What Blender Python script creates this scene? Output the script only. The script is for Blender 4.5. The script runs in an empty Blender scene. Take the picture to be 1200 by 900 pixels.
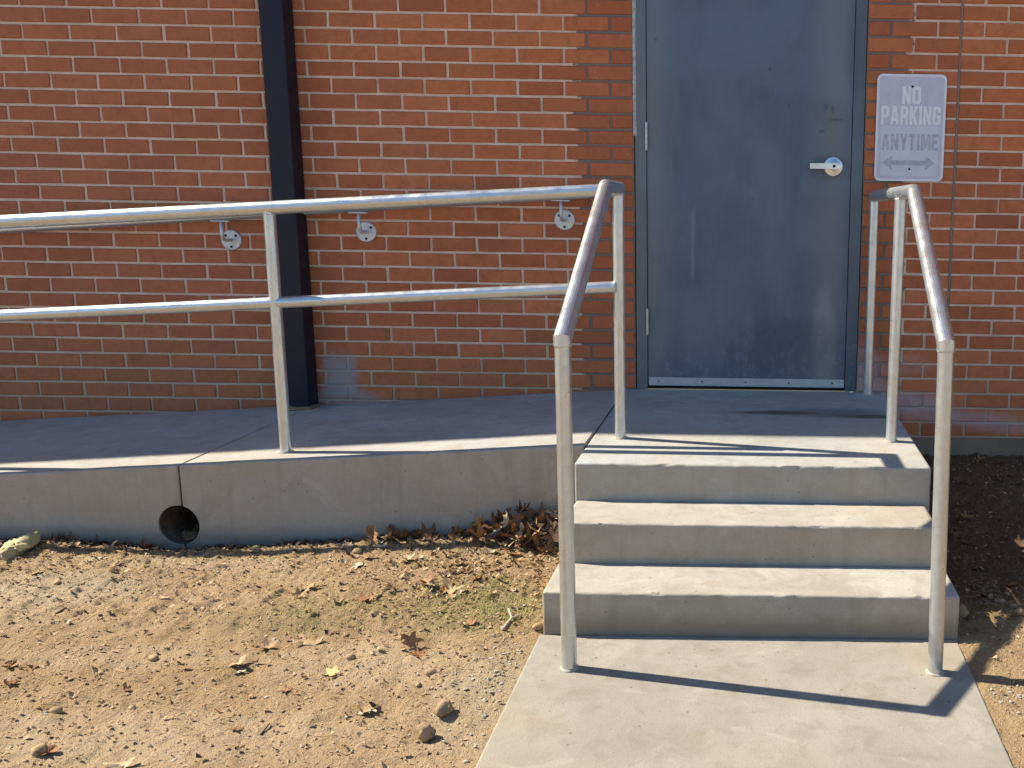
import bpy, bmesh, math, random
import numpy as np
from mathutils import Vector, Matrix

# ------------------------------------------------------------------ camera, sky, sun, exposure
scn = bpy.context.scene
COL = scn.collection
cam_d = bpy.data.cameras.new('camera'); cam = bpy.data.objects.new('camera', cam_d); COL.objects.link(cam)
cam_d.sensor_width = 36.0; cam_d.lens = 36.0 * 1150 / 1200
cam_d.shift_x = (600 - 891.248) / 1200; cam_d.clip_start = 0.05; cam_d.clip_end = 500
CAM_R = ((0.99988559, -0.00451179, 0.01443815), (-0.01342676, 0.17489235, 0.98449601), (0.00696697, 0.98457722, -0.17481176))
CAM_P = (3.18334, -4.45521, 1.21498)
r_, u_, f_ = CAM_R
cam.matrix_world = Matrix(((r_[0], u_[0], -f_[0], CAM_P[0]), (r_[1], u_[1], -f_[1], CAM_P[1]), (r_[2], u_[2], -f_[2], CAM_P[2]), (0, 0, 0, 1)))
scn.camera = cam

SUN = Vector((-1.063, 0.228, 1.0)).normalized()          # towards the sun: left, just behind the building
world = bpy.data.worlds.new('World'); scn.world = world; world.use_nodes = True
wn = world.node_tree.nodes; wl = world.node_tree.links
sky = wn.new('ShaderNodeTexSky'); sky.sky_type = 'NISHITA'; sky.sun_disc = False
sky.sun_elevation = math.asin(SUN.z); sky.sun_rotation = math.atan2(SUN.x, SUN.y)
sky.air_density = 1.0; sky.dust_density = 0.3; sky.ozone_density = 5.0
wl.new(sky.outputs[0], wn['Background'].inputs[0]); wn['Background'].inputs[1].default_value = 0.092
sd = bpy.data.lights.new('sun', 'SUN'); sd.energy = 5.0; sd.angle = math.radians(0.53); sd.color = (1.0, 0.925, 0.775)
so = bpy.data.objects.new('sun', sd); COL.objects.link(so); so.location = (-6, 4, 9)
so.rotation_euler = (-SUN).to_track_quat('-Z', 'Y').to_euler()
scn.view_settings.view_transform = 'Standard'; scn.view_settings.look = 'None'
scn.view_settings.gamma = 1.0; scn.view_settings.use_curve_mapping = False
scn.view_settings.exposure = 1.0

P, CH, ZB = .2032, .068372, 2.10          # brick pitch, course height, level of bed joint 0
rnd = random.Random(7); rng = np.random.default_rng(11)

# ------------------------------------------------------------------ node helpers
def new_mat(name):
    m = bpy.data.materials.new(name); m.use_nodes = True
    nt = m.node_tree; return m, nt, nt.nodes['Principled BSDF']
class G:
    """tiny node-graph builder"""
    def __init__(s, nt): s.nt = nt
    def n(s, t, **kw):
        nd = s.nt.nodes.new(t)
        for k, v in kw.items(): setattr(nd, k, v)
        return nd
    def put(s, sock, v):
        if hasattr(v, 'is_linked') or isinstance(v, bpy.types.NodeSocket): s.nt.links.new(v, sock)
        elif v is not None:
            if sock.type == 'RGBA' and not hasattr(v, '__len__'): v = (v, v, v, 1)
            elif sock.type == 'RGBA' and len(v) == 3: v = (*v, 1)
            sock.default_value = v
    def math(s, op, a, b=None, clamp=False):
        nd = s.n('ShaderNodeMath', operation=op); nd.use_clamp = clamp; s.put(nd.inputs[0], a)
        if b is not None: s.put(nd.inputs[1], b)
        return nd.outputs[0]
    def noise(s, vec, scale, detail=4, rough=.55, dist=0.0):
        nd = s.n('ShaderNodeTexNoise'); s.put(nd.inputs['Vector'], vec); nd.inputs['Scale'].default_value = scale
        nd.inputs['Detail'].default_value = detail; nd.inputs['Roughness'].default_value = rough; nd.inputs['Distortion'].default_value = dist
        return nd.outputs[0]
    def voro(s, vec, scale, out='Distance', feature='F1'):
        nd = s.n('ShaderNodeTexVoronoi', feature=feature); s.put(nd.inputs['Vector'], vec); nd.inputs['Scale'].default_value = scale
        return nd.outputs[out]
    def mix(s, fac, a, b, mode='MIX'):
        nd = s.n('ShaderNodeMix', data_type='RGBA', blend_type=mode); s.put(nd.inputs[0], fac); s.put(nd.inputs[6], a); s.put(nd.inputs[7], b)
        return nd.outputs[2]
    def ramp(s, v, lo, hi, a=0.0, b=1.0):
        nd = s.n('ShaderNodeMapRange'); nd.interpolation_type = 'SMOOTHSTEP'; s.put(nd.inputs[0], v)
        for i, x in enumerate((lo, hi, a, b)): nd.inputs[i + 1].default_value = x
        return nd.outputs[0]
    def pos(s):
        return s.n('ShaderNodeNewGeometry').outputs['Position']
    def xyz(s, v):
        nd = s.n('ShaderNodeSeparateXYZ'); s.put(nd.inputs[0], v); return nd.outputs
    def scalev(s, v, sc):
        nd = s.n('ShaderNodeVectorMath', operation='MULTIPLY'); s.put(nd.inputs[0], v); nd.inputs[1].default_value = sc; return nd.outputs[0]
    def bump(s, h, strength, dist, base=None):
        nd = s.n('ShaderNodeBump'); nd.inputs['Strength'].default_value = strength; nd.inputs['Distance'].default_value = dist
        s.put(nd.inputs['Height'], h)
        if base is not None: s.put(nd.inputs['Normal'], base)
        return nd.outputs[0]
    def blob(s, p, c, rad, edge=.5, nz=None, namt=0.0):
        """soft ellipsoid mask round world point c"""
        x, y, z = s.xyz(p)[0:3]; acc = None
        for comp, cc, rr in zip((x, y, z), c, rad):
            if rr is None: continue
            d = s.math('DIVIDE', s.math('SUBTRACT', comp, cc), rr); d = s.math('MULTIPLY', d, d)
            acc = d if acc is None else s.math('ADD', acc, d)
        if nz is not None: acc = s.math('ADD', acc, s.math('MULTIPLY', s.math('SUBTRACT', nz, .5), namt))
        return s.ramp(acc, 1 + edge, max(1 - edge, 0.0))

def concrete(name, stain=False, tint=(1, 1, 1), dirt=True):
    m, nt, b = new_mat(name); g = G(nt); p = g.pos()
    big = g.noise(p, 2.2, 5, .6); mid = g.noise(p, 11, 5, .65, .6); fine = g.noise(p, 160, 3, .6); grit = g.voro(p, 420)
    A = (.40 * tint[0], .39 * tint[1], .365 * tint[2]); B = (.335 * tint[0], .325 * tint[1], .30 * tint[2])
    c = g.mix(g.ramp(big, .3, .7), B, A)
    c = g.mix(g.ramp(mid, .44, .72, 0, .55), c, (.265 * tint[0], .245 * tint[1], .21 * tint[2])); mot = g.noise(p, 5, 6, .75, .8); c = g.mix(g.ramp(mot, .52, .68, 0, .45), c, (.29 * tint[0], .25 * tint[1], .19 * tint[2])); c = g.mix(g.ramp(mot, .46, .34, 0, .4), c, (.49 * tint[0], .475 * tint[1], .44 * tint[2]))
    warm = g.noise(g.scalev(p, (1, 1, 3)), 1.3, 3, .5)
    c = g.mix(g.ramp(warm, .48, .75, 0, .5), c, (.43 * tint[0], .35 * tint[1], .25 * tint[2]))
    spot = g.noise(p, 36, 4, .7); c = g.mix(g.ramp(spot, .63, .72, 0, .45), c, (.21, .175, .13)); c = g.mix(g.ramp(spot, .33, .26, 0, .35), c, (.5 * tint[0], .48 * tint[1], .44 * tint[2]))
    c = g.mix(g.ramp(fine, .52, .72, 0, .35), c, (.2, .19, .175))
    pit = g.voro(p, 75); c = g.mix(g.ramp(pit, .07, .02, 0, .55), c, (.12, .11, .1))
    vcell = g.n('ShaderNodeTexVoronoi'); nt.links.new(p, vcell.inputs['Vector']); vcell.inputs['Scale'].default_value = 26
    some = g.ramp(g.xyz(vcell.outputs['Color'])[0], .62, .66)
    c = g.mix(g.math('MULTIPLY', g.ramp(vcell.outputs['Distance'], .13, .06, 0, .7), some), c, (.13, .11, .085))
    streak = g.noise(g.scalev(p, (22, 22, 1.2)), 1.0, 3, .6)
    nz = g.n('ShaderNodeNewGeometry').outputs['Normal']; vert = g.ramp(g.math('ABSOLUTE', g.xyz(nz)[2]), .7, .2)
    c = g.mix(g.math('MULTIPLY', g.ramp(streak, .5, .72, 0, .32), vert), c, (.22, .19, .15))
    if dirt:  # also switches on the painted warm bounce tint
        c = g.mix(g.math('MULTIPLY', vert, g.ramp(big, .25, .65, .12, .42)), c, (.41, .315, .215))      # warm bounce off the sunlit ground, painted into the upright faces
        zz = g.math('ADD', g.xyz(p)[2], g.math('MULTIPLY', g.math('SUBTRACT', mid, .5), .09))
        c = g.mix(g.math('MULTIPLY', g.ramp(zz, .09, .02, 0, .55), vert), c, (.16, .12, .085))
    if stain:
        for cc, rad, k in (((3.27, -.48, .39), (.17, .035, None), .85), ((3.5, -.47, .39), (.24, .09, None), .55), ((3.70, -.53, .39), (.16, .035, None), .8), ((3.1, -.9, .39), (.6, .05, None), .12)):
            c = g.mix(g.math('MULTIPLY', g.blob(p, cc, rad, .95, mid, 1.6), k), c, (.085, .075, .06))
    nt.links.new(c, b.inputs['Base Color']); b.inputs['Roughness'].default_value = .93; b.inputs['Specular IOR Level'].default_value = .25
    h = g.math('ADD', g.math('MULTIPLY', fine, .5), g.math('MULTIPLY', mid, .9)); h = g.math('ADD', h, g.math('MULTIPLY', grit, .3))
    nt.links.new(g.bump(h, .35, .004), b.inputs['Normal'])
    return m

def wall_stains(g, p, c, nz):
    """efflorescence and a smeared cement patch low on the masonry"""
    x, y, z = g.xyz(p)[0:3]; wob = g.math('MULTIPLY', g.math('SUBTRACT', nz, .5), .13); xs = g.math('ADD', x, wob); zs = g.math('SUBTRACT', z, wob)
    k = g.math('MULTIPLY', g.math('MULTIPLY', g.ramp(xs, 1.19, 1.225), g.ramp(xs, 1.39, 1.33)), g.math('MULTIPLY', g.ramp(zs, .32, .36), g.ramp(zs, .56, .50)))
    k = g.math('MULTIPLY', k, g.ramp(nz, .25, .55, .55, 1))
    c = g.mix(g.math('MULTIPLY', k, .8), c, (.34, .34, .35))
    k = g.blob(p, (1.30, 0, .335), (.16, None, .04), .6, nz, 1.2); c = g.mix(g.math('MULTIPLY', k, .5), c, (.34, .33, .33))
    for cc, rad, a in (((3.68, 0, .47), (.09, None, .14), .55), ((3.86, 0, .345), (.22, None, .05), .75), ((3.98, 0, .30), (.16, None, .045), .45), ((4.2, 0, .275), (.2, None, .035), .55), ((4.4, 0, .235), (.22, None, .03), .45), ((3.84, 0, .52), (.15, None, .05), .25), ((3.72, 0, .41), (.1, None, .05), .5)):
        c = g.mix(g.math('MULTIPLY', g.math('MULTIPLY', g.blob(p, cc, rad, .85, nz, 2.4), g.ramp(nz, .3, .6, .35, 1)), a), c, (.47, .41, .40))
    return c

def brick_mat():
    m, nt, b = new_mat('brick'); g = G(nt); p = g.pos()
    oi = g.n('ShaderNodeObjectInfo').outputs['Random']; isl = g.n('ShaderNodeNewGeometry').outputs['Random Per Island']
    r = g.math('FRACT', g.math('ADD', g.math('MULTIPLY', oi, 7.31), g.math('MULTIPLY', isl, 3.77)))
    r2 = g.math('FRACT', g.math('MULTIPLY', r, 17.3))
    x, y, z = g.xyz(p)[0:3]
    c = g.mix(r, (.43, .138, .060), (.57, .195, .086))
    c = g.mix(g.ramp(r2, .78, 1, 0, .3), c, (.22, .085, .05))
    # the facing left of the column weathered browner; the rebuilt jambs are a redder brick
    c = g.mix(g.ramp(x, 2.2, .2, 0, .4), c, (.34, .15, .085))
    par = g.math('GREATER_THAN', g.math('FRACT', g.math('MULTIPLY', g.math('FLOOR', g.math('DIVIDE', g.math('SUBTRACT', ZB, z), CH)), .5)), .25)
    lft = g.math('GREATER_THAN', x, g.math('ADD', 2.438, g.math('MULTIPLY', par, .1016)))
    rgt = g.math('MAXIMUM', g.math('LESS_THAN', x, 3.2), g.math('MULTIPLY', par, g.math('LESS_THAN', x, 3.759)))
    jam = g.math('MULTIPLY', lft, rgt)
    odd = g.ramp(r2, .2, .8, .3, .65)
    c = g.mix(g.math('MULTIPLY', jam, odd), c, (.42, .115, .055))
    mid = g.noise(p, 24, 5, .7, .5); c = g.mix(g.ramp(mid, .42, .72, 0, .45), c, (.25, .095, .05))
    big = g.noise(p, 1.7, 3, .5); c = g.mix(g.ramp(big, .5, .75, 0, .28), c, (.24, .095, .055))
    fine = g.noise(p, 150, 4, .75); c = g.mix(g.ramp(fine, .56, .72, 0, .5), c, (.13, .055, .036))
    c = g.mix(g.ramp(fine, .44, .32, 0, .45), c, (.40, .20, .12))
    fl = g.voro(g.scalev(p, (1, 1, 1.6)), 95); c = g.mix(g.ramp(fl, .10, .04, 0, .7), c, (.05, .03, .026))
    sm = g.noise(p, 33, 4, .7); c = g.mix(g.math('MULTIPLY', g.ramp(sm, .62, .72, 0, .7), jam), c, (.42, .33, .26))
    c = wall_stains(g, p, c, g.noise(p, 17, 6, .8))
    nt.links.new(c, b.inputs['Base Color']); b.inputs['Roughness'].default_value = .9; b.inputs['Specular IOR Level'].default_value = .25
    h = g.math('ADD', fine, g.math('MULTIPLY', mid, .8))
    nt.links.new(g.bump(h, .6, .004), b.inputs['Normal']); return m

def mortar_mat():
    m, nt, b = new_mat('mortar'); g = G(nt); p = g.pos(); x, y, z = g.xyz(p)[0:3]
    n1 = g.noise(p, 9, 5, .65); n2 = g.noise(p, 220, 3, .7)
    c = g.mix(g.ramp(n1, .3, .7), (.64, .49, .36), (.78, .62, .48))
    c = g.mix(g.ramp(n2, .5, .7, 0, .5), c, (.30, .23, .18))
    c = g.mix(g.ramp(z, .75, .25, 0, .5), c, (.33, .235, .18))       # darker and browner low down
    xw = g.math('ADD', x, g.math('MULTIPLY', g.math('SUBTRACT', g.noise(p, 14, 4, .7), .5), .16))
    jam = g.math('MULTIPLY', g.ramp(xw, 2.385, 2.40), g.ramp(xw, 3.86, 3.845))
    c = g.mix(jam, c, g.mix(n2, (.17, .15, .135), (.25, .22, .195)))
    c = wall_stains(g, p, c, g.noise(p, 17, 6, .8))
    nt.links.new(c, b.inputs['Base Color']); b.inputs['Roughness'].default_value = .95; b.inputs['Specular IOR Level'].default_value = .2
    nt.links.new(g.bump(g.math('ADD', n2, g.math('MULTIPLY', n1, 1.5)), .7, .004), b.inputs['Normal']); return m

def galvanised(name='galvanised', base=(.60, .63, .645), rough=.25, metal=.82):
    m, nt, b = new_mat(name); g = G(nt); p = g.pos()
    sp = g.voro(p, 55, 'Color'); v = g.xyz(sp)[0]; n = g.noise(g.scalev(p, (1, 1, 1)), 14, 5, .7); f = g.noise(p, 190, 3, .6)
    c = g.mix(g.ramp(v, 0, 1, 0, .35), base, tuple(k * .78 for k in base))
    c = g.mix(g.ramp(n, .5, .75, 0, .5), c, (.50, .495, .47)); c = g.mix(g.ramp(f, .6, .75, 0, .4), c, (.38, .37, .35))
    nt.links.new(c, b.inputs['Base Color']); b.inputs['Metallic'].default_value = metal
    nt.links.new(g.ramp(n, .25, .8, rough, rough + .2), b.inputs['Roughness'])
    nt.links.new(g.bump(g.math('ADD', n, g.math('MULTIPLY', f, .4)), .12, .002), b.inputs['Normal']); return m

def plain(name, col, rough=.6, metal=0.0, var=.25, scale=40, spec=.4):
    m, nt, b = new_mat(name); g = G(nt); p = g.pos(); n = g.noise(p, scale, 4, .65)
    nt.links.new(g.mix(g.ramp(n, .35, .7, 0, 1), col, tuple(k * (1 - var) for k in col)), b.inputs['Base Color'])
    b.inputs['Roughness'].default_value = rough; b.inputs['Metallic'].default_value = metal; b.inputs['Specular IOR Level'].default_value = spec
    nt.links.new(g.bump(n, .15, .002), b.inputs['Normal']); return m

def door_mat(name, base):
    m, nt, b = new_mat(name); g = G(nt); p = g.pos(); x, y, z = g.xyz(p)[0:3]
    cl = g.noise(g.scalev(p, (1, 1, .55)), 3.2, 5, .6, .4); wipe = g.noise(g.scalev(p, (9, 9, .8)), 1.6, 5, .65, .3); fine = g.noise(p, 120, 3, .6)
    c = g.mix(g.ramp(cl, .35, .68, 0, .75), base, tuple(k * .72 for k in base))
    c = g.mix(g.ramp(wipe, .5, .74, 0, .32), c, (.16, .175, .185))
    edge = g.math('ADD', g.ramp(x, 2.86, 2.72, 0, .5), g.math('MULTIPLY', g.ramp(x, 3.36, 3.53, 0, .5), g.ramp(x, 3.595, 3.55, .15, 1)))
    c = g.mix(g.math('MULTIPLY', edge, g.ramp(cl, .2, .6, .4, 1)), c, (.205, .212, .205))
    spk = g.noise(g.scalev(p, (1, 1, .6)), 30, 5, .8); low = g.ramp(z, .78, .45)
    c = g.mix(g.math('MULTIPLY', g.ramp(spk, .5, .72, 0, .33), g.math('MAXIMUM', low, .1)), c, (.34, .345, .34))
    for cc, rad, a in (((2.90, 0, 1.12), (.009, None, .09), .16), ((2.90, 0, .97), (.008, None, .07), .2), ((3.5, 0, .62), (.05, None, .25), .3)):
        c = g.mix(g.math('MULTIPLY', g.blob(p, cc, rad, .8, spk, 2.0), a), c, (.36, .37, .36))
    for cc, rad, a in (((3.52, 0, 1.40), (.09, None, .05), .35), ((3.50, 0, 1.64), (.06, None, .06), .16), ((3.485, 0, 1.665), (.008, None, .012), .5), ((3.515, 0, 1.655), (.006, None, .016), .45), ((3.47, 0, 1.56), (.014, None, .007), .5), ((3.53, 0, 1.61), (.03, None, .006), .4), ((3.2, 0, 1.72), (.05, None, .03), .25), ((3.35, 0, .6), (.25, None, .12), .35)):
        c = g.mix(g.math('MULTIPLY', g.blob(p, cc, rad, .95, spk, 3.2), a), c, (.04, .05, .065))
    dk = g.voro(p, 7.5); c = g.mix(g.math('MULTIPLY', g.ramp(dk, .09, .03, 0, .7), g.ramp(wipe, .45, .6)), c, (.05, .055, .06))
    nt.links.new(c, b.inputs['Base Color']); b.inputs['Metallic'].default_value = .25
    nt.links.new(g.ramp(cl, .3, .7, .34, .55), b.inputs['Roughness'])
    nt.links.new(g.bump(g.math('ADD', cl, g.math('MULTIPLY', fine, .15)), .12, .004), b.inputs['Normal']); return m

def dirt_mat():
    m, nt, b = new_mat('dirt'); g = G(nt); p = g.pos(); x, y, z = g.xyz(p)[0:3]
    big = g.noise(p, 1.6, 5, .6, .5); mid = g.noise(p, 9, 6, .7, .4); fine = g.noise(p, 70, 5, .75); vf = g.noise(p, 260, 3, .7)
    c = g.mix(g.ramp(big, .3, .7), (.40, .265, .135), (.49, .345, .19))
    c = g.mix(g.ramp(mid, .47, .74, 0, .65), c, (.30, .19, .10))
    c = g.mix(g.ramp(mid, .42, .28, 0, .6), c, (.43, .32, .20))
    c = g.mix(g.ramp(fine, .54, .7, 0, .75), c, (.15, .090, .045)); c = g.mix(g.ramp(fine, .44, .3, 0, .75), c, (.54, .42, .28))
    c = g.mix(g.ramp(vf, .6, .74, 0, .5), c, (.10, .06, .035))
    gm = g.blob(p, (2.36, -1.62, 0), (.28, .17, None), .8, mid, 2.2); c = g.mix(g.math('MULTIPLY', gm, g.ramp(fine, .3, .6, .1, .6)), c, (.23, .205, .07))
    gm = g.blob(p, (1.85, -1.70, 0), (.22, .12, None), .9, mid, 2.4); c = g.mix(g.math('MULTIPLY', gm, .35), c, (.26, .215, .09))
    pale = g.blob(p, (1.0, -1.50, 0), (.30, .13, None), .85, mid, 1.6); c = g.mix(g.math('MULTIPLY', pale, .6), c, (.47, .37, .26))
    gr = g.blob(p, (2.50, -2.12, 0), (.11, .26, None), .9, mid, 2.0); c = g.mix(g.math('MULTIPLY', gr, .55), c, (.47, .385, .27))
    for cc, rad, a_ in (((.85, -1.62, 0), (.35, .2, None), .5), ((1.75, -2.35, 0), (.45, .12, None), .45), ((1.5, -1.95, 0), (.3, .07, None), .35), ((2.15, -1.98, 0), (.25, .12, None), .4), ((1.25, -1.3, 0), (.5, .05, None), .35)):
        c = g.mix(g.math('MULTIPLY', g.blob(p, cc, rad, .9, mid, 2.0), a_), c, (.58, .45, .30))
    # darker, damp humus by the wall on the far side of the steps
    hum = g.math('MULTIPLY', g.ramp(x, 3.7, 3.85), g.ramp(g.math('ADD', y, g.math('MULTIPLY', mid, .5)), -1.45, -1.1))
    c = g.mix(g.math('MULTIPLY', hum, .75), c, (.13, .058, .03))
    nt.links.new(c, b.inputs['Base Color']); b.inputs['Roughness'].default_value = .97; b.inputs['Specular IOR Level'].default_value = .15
    h = g.math('ADD', g.math('MULTIPLY', fine, 1.0), g.math('MULTIPLY', vf, .35))
    nt.links.new(g.bump(h, 1.0, .02), b.inputs['Normal']); return m

def column_paint():
    m, nt, b = new_mat('black_paint'); g = G(nt); p = g.pos(); n = g.noise(p, 6, 5, .7); f = g.noise(g.scalev(p, (1, 1, .5)), 42, 5, .8)
    c = g.mix(g.ramp(n, .35, .7), (.007, .008, .019), (.013, .014, .026)); c = g.mix(g.ramp(f, .685, .72, 0, .8), c, (.16, .15, .15))
    nt.links.new(c, b.inputs['Base Color']); nt.links.new(g.ramp(n, .3, .7, .34, .55), b.inputs['Roughness']); b.inputs['Specular IOR Level'].default_value = .3
    nt.links.new(g.bump(g.math('ADD', n, g.math('MULTIPLY', f, .3)), .2, .003), b.inputs['Normal']); return m

def leaf_mat(name, a, bcol):
    m, nt, b = new_mat(name); g = G(nt); oi = g.n('ShaderNodeObjectInfo').outputs['Random']; isl = g.n('ShaderNodeNewGeometry').outputs['Random Per Island']
    r = g.math('FRACT', g.math('ADD', g.math('MULTIPLY', oi, 5.3), isl)); p = g.pos(); n = g.noise(p, 90, 4, .7)
    c = g.mix(r, a, bcol); c = g.mix(g.ramp(n, .5, .72, 0, .6), c, tuple(k * .45 for k in a))
    nt.links.new(c, b.inputs['Base Color']); b.inputs['Roughness'].default_value = .7; b.inputs['Specular IOR Level'].default_value = .25
    nt.links.new(g.bump(n, .5, .003), b.inputs['Normal'])
    return m

M = {
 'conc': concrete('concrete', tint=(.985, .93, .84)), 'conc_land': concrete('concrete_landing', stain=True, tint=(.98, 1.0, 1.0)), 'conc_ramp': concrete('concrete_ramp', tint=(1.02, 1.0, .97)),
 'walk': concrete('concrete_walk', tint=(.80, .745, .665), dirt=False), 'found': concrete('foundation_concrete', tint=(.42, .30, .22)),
 'brick': brick_mat(), 'mortar': mortar_mat(), 'galv': galvanised(), 'galv2': galvanised('zinc_plate', (.60, .63, .66), .42, .6),
 'steel_black': column_paint(), 'caulk': plain('caulk', (.5, .49, .47), .8, 0, .4, 60),
 'joint': plain('joint_sealant', (.27, .21, .17), .85, 0, .3, 80), 'door': door_mat('door_primer', (.105, .142, .208)), 'frame': door_mat('frame_primer', (.09, .125, .168)),
 'dark': plain('dark_gap', (.01, .01, .011), .9), 'alu': galvanised('aluminium', (.50, .52, .56), .42, .7), 'chrome': galvanised('satin_chrome', (.74, .75, .76), .26, .95),
 'hinge': galvanised('hinge_steel', (.5, .51, .52), .35, .85), 'bolt': plain('bolt_head', (.02, .02, .022), .5, .5), 'pipe': plain('drain_pipe', (.16, .11, .075), .75, 0, .55, 30),
 'sign': plain('faded_sign', (.55, .58, .68), .55, 0, .10, 20), 'sign_rim': plain('sign_rim', (.76, .78, .83), .5, 0, .08, 30), 'sign_hi': plain('sign_letter_pale', (.80, .83, .88), .55, 0, .12, 60),
 'sign_box': plain('sign_lower_field', (.63, .66, .75), .55, 0, .08, 20), 'sign_lo': plain('sign_letter_grey', (.46, .49, .57), .55, 0, .22, 60),
 'dirt': dirt_mat(), 'stone': plain('stone', (.38, .25, .14), .9, 0, .4, 60), 'clod': plain('clod', (.44, .30, .16), .95, 0, .45, 40), 'yellow': plain('yellow_stone', (.56, .47, .24), .85, 0, .4, 25),
 'rubble': plain('pale_rubble', (.47, .41, .32), .9, 0, .4, 40), 'straw': leaf_mat('straw', (.46, .35, .18), (.33, .22, .10)), 'weed': leaf_mat('weed', (.22, .22, .06), (.34, .29, .10)),
 'leaf_tan': leaf_mat('leaf_tan', (.50, .36, .21), (.40, .26, .13)), 'leaf_brown': leaf_mat('leaf_brown', (.25, .115, .045), (.33, .17, .075)), 'leaf_pale': leaf_mat('leaf_pale', (.55, .47, .36), (.50, .43, .30)),
 'leaf_dark': leaf_mat('leaf_dark', (.12, .06, .032), (.17, .09, .05)), 'leaf_yellow': leaf_mat('leaf_yellow', (.62, .49, .17), (.55, .42, .16)), 'twig': plain('twig', (.16, .10, .06), .9, 0, .4, 60),
 'stick_pale': plain('pale_stick', (.52, .45, .33), .85, 0, .3, 60),
}

# ------------------------------------------------------------------ object helpers
def tag(o, label=None, cat=None, group=None, kind=None):
    for k, v in (('label', label), ('category', cat), ('group', group), ('kind', kind)):
        if v: o[k] = v
    return o
def empty(name, loc, label, cat, group=None):
    o = bpy.data.objects.new(name, None); COL.objects.link(o); o.location = loc; o.empty_display_size = .1
    return tag(o, label, cat, group)
def link(name, me, mat=None, parent=None, smooth=False):
    o = bpy.data.objects.new(name, me); COL.objects.link(o)
    if mat is not None and not me.materials: me.materials.append(mat)
    if parent is not None: o.parent = parent; o.matrix_parent_inverse = Matrix.Translation(-Vector(parent_world(parent)))
    if smooth: me.polygons.foreach_set('use_smooth', [True] * len(me.polygons))
    return o
def parent_world(p):
    v = Vector(p.location)
    while p.parent is not None:
        v = v + Vector(p.matrix_parent_inverse.translation); p = p.parent; v = v + Vector(p.location)
    return v
def from_bm(name, bm, mat, parent=None, smooth=False):
    me = bpy.data.meshes.new(name); bmesh.ops.recalc_face_normals(bm, faces=bm.faces); bm.to_mesh(me); bm.free()
    return link(name, me, mat, parent, smooth)
def box(bm, x0, x1, y0, y1, z0, z1):
    vs = [bm.verts.new(c) for c in ((x0, y0, z0), (x1, y0, z0), (x1, y1, z0), (x0, y1, z0), (x0, y0, z1), (x1, y0, z1), (x1, y1, z1), (x0, y1, z1))]
    for f in ((0, 3, 2, 1), (4, 5, 6, 7), (0, 1, 5, 4), (1, 2, 6, 5), (2, 3, 7, 6), (3, 0, 4, 7)): bm.faces.new([vs[i] for i in f])
    return vs
def bevel(bm, w, seg=2, ang=30):
    es = [e for e in bm.edges if len(e.link_faces) == 2 and e.calc_face_angle(0) > math.radians(ang)]
    bmesh.ops.bevel(bm, geom=es, offset=w, segments=seg, profile=.6, affect='EDGES', clamp_overlap=True)
def box_part(name, mat, parent, *a, bev=.002):
    bm = bmesh.new(); box(bm, *a); bmesh.ops.recalc_face_normals(bm, faces=bm.faces)
    if bev: bevel(bm, bev)
    return from_bm(name, bm, mat, parent)
def tube(bm, pts, r, seg=20, caps=True):
    """round pipe through points, mitred at the bends"""
    pts = [Vector(p) for p in pts]; rings = []
    d0 = (pts[1] - pts[0]).normalized(); up = Vector((0, 0, 1)) if abs(d0.z) < .9 else Vector((0, 1, 0))
    a = d0.cross(up).normalized(); bvec = a.cross(d0).normalized()
    for i, p in enumerate(pts):
        din = (p - pts[i - 1]).normalized() if i else (pts[1] - p).normalized()
        dout = (pts[i + 1] - p).normalized() if i < len(pts) - 1 else din
        if i:   # rotate the frame from previous direction to din
            q = dprev.rotation_difference(din); a = q @ a; bvec = q @ bvec
        nrm = (din + dout).normalized(); k = nrm.dot(din); ring = []
        for s in range(seg):
            t = 2 * math.pi * s / seg; off = (a * math.cos(t) + bvec * math.sin(t)) * r
            off = off - din * (off.dot(nrm) / k)
            ring.append(bm.verts.new(p + off))
        rings.append(ring); dprev = din
    for A, B in zip(rings, rings[1:]):
        for s in range(seg): bm.faces.new((A[s], A[(s + 1) % seg], B[(s + 1) % seg], B[s]))
    if caps: bm.faces.new(rings[0][::-1]); bm.faces.new(rings[-1])
def tube_part(name, pts, r, mat, parent, seg=24):
    bm = bmesh.new(); tube(bm, pts, r, seg); o = from_bm(name, bm, mat, parent)
    me = o.data
    for pl in me.polygons: pl.use_smooth = len(pl.vertices) == 4
    md = o.modifiers.new('sharp', 'EDGE_SPLIT'); md.split_angle = math.radians(12); md.use_edge_angle = True
    return o
def ring_collar(name, c, r, mat, parent, h=.006):
    """weld bead / grout ring where a pipe lands"""
    bm = bmesh.new(); seg = 28
    prof = ((r + .006, 0), (r + .004, h * .7), (r - .001, h)); rows = []
    for rr, zz in prof:
        rows.append([bm.verts.new((c[0] + (rr + rnd.uniform(-.0012, .0012)) * math.cos(2 * math.pi * s / seg), c[1] + (rr + rnd.uniform(-.0012, .0012)) * math.sin(2 * math.pi * s / seg), c[2] + zz)) for s in range(seg)])
    for A, B in zip(rows, rows[1:]):
        for s in range(seg): bm.faces.new((A[s], A[(s + 1) % seg], B[(s + 1) % seg], B[s]))
    return from_bm(name, bm, mat, parent, True)
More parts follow.
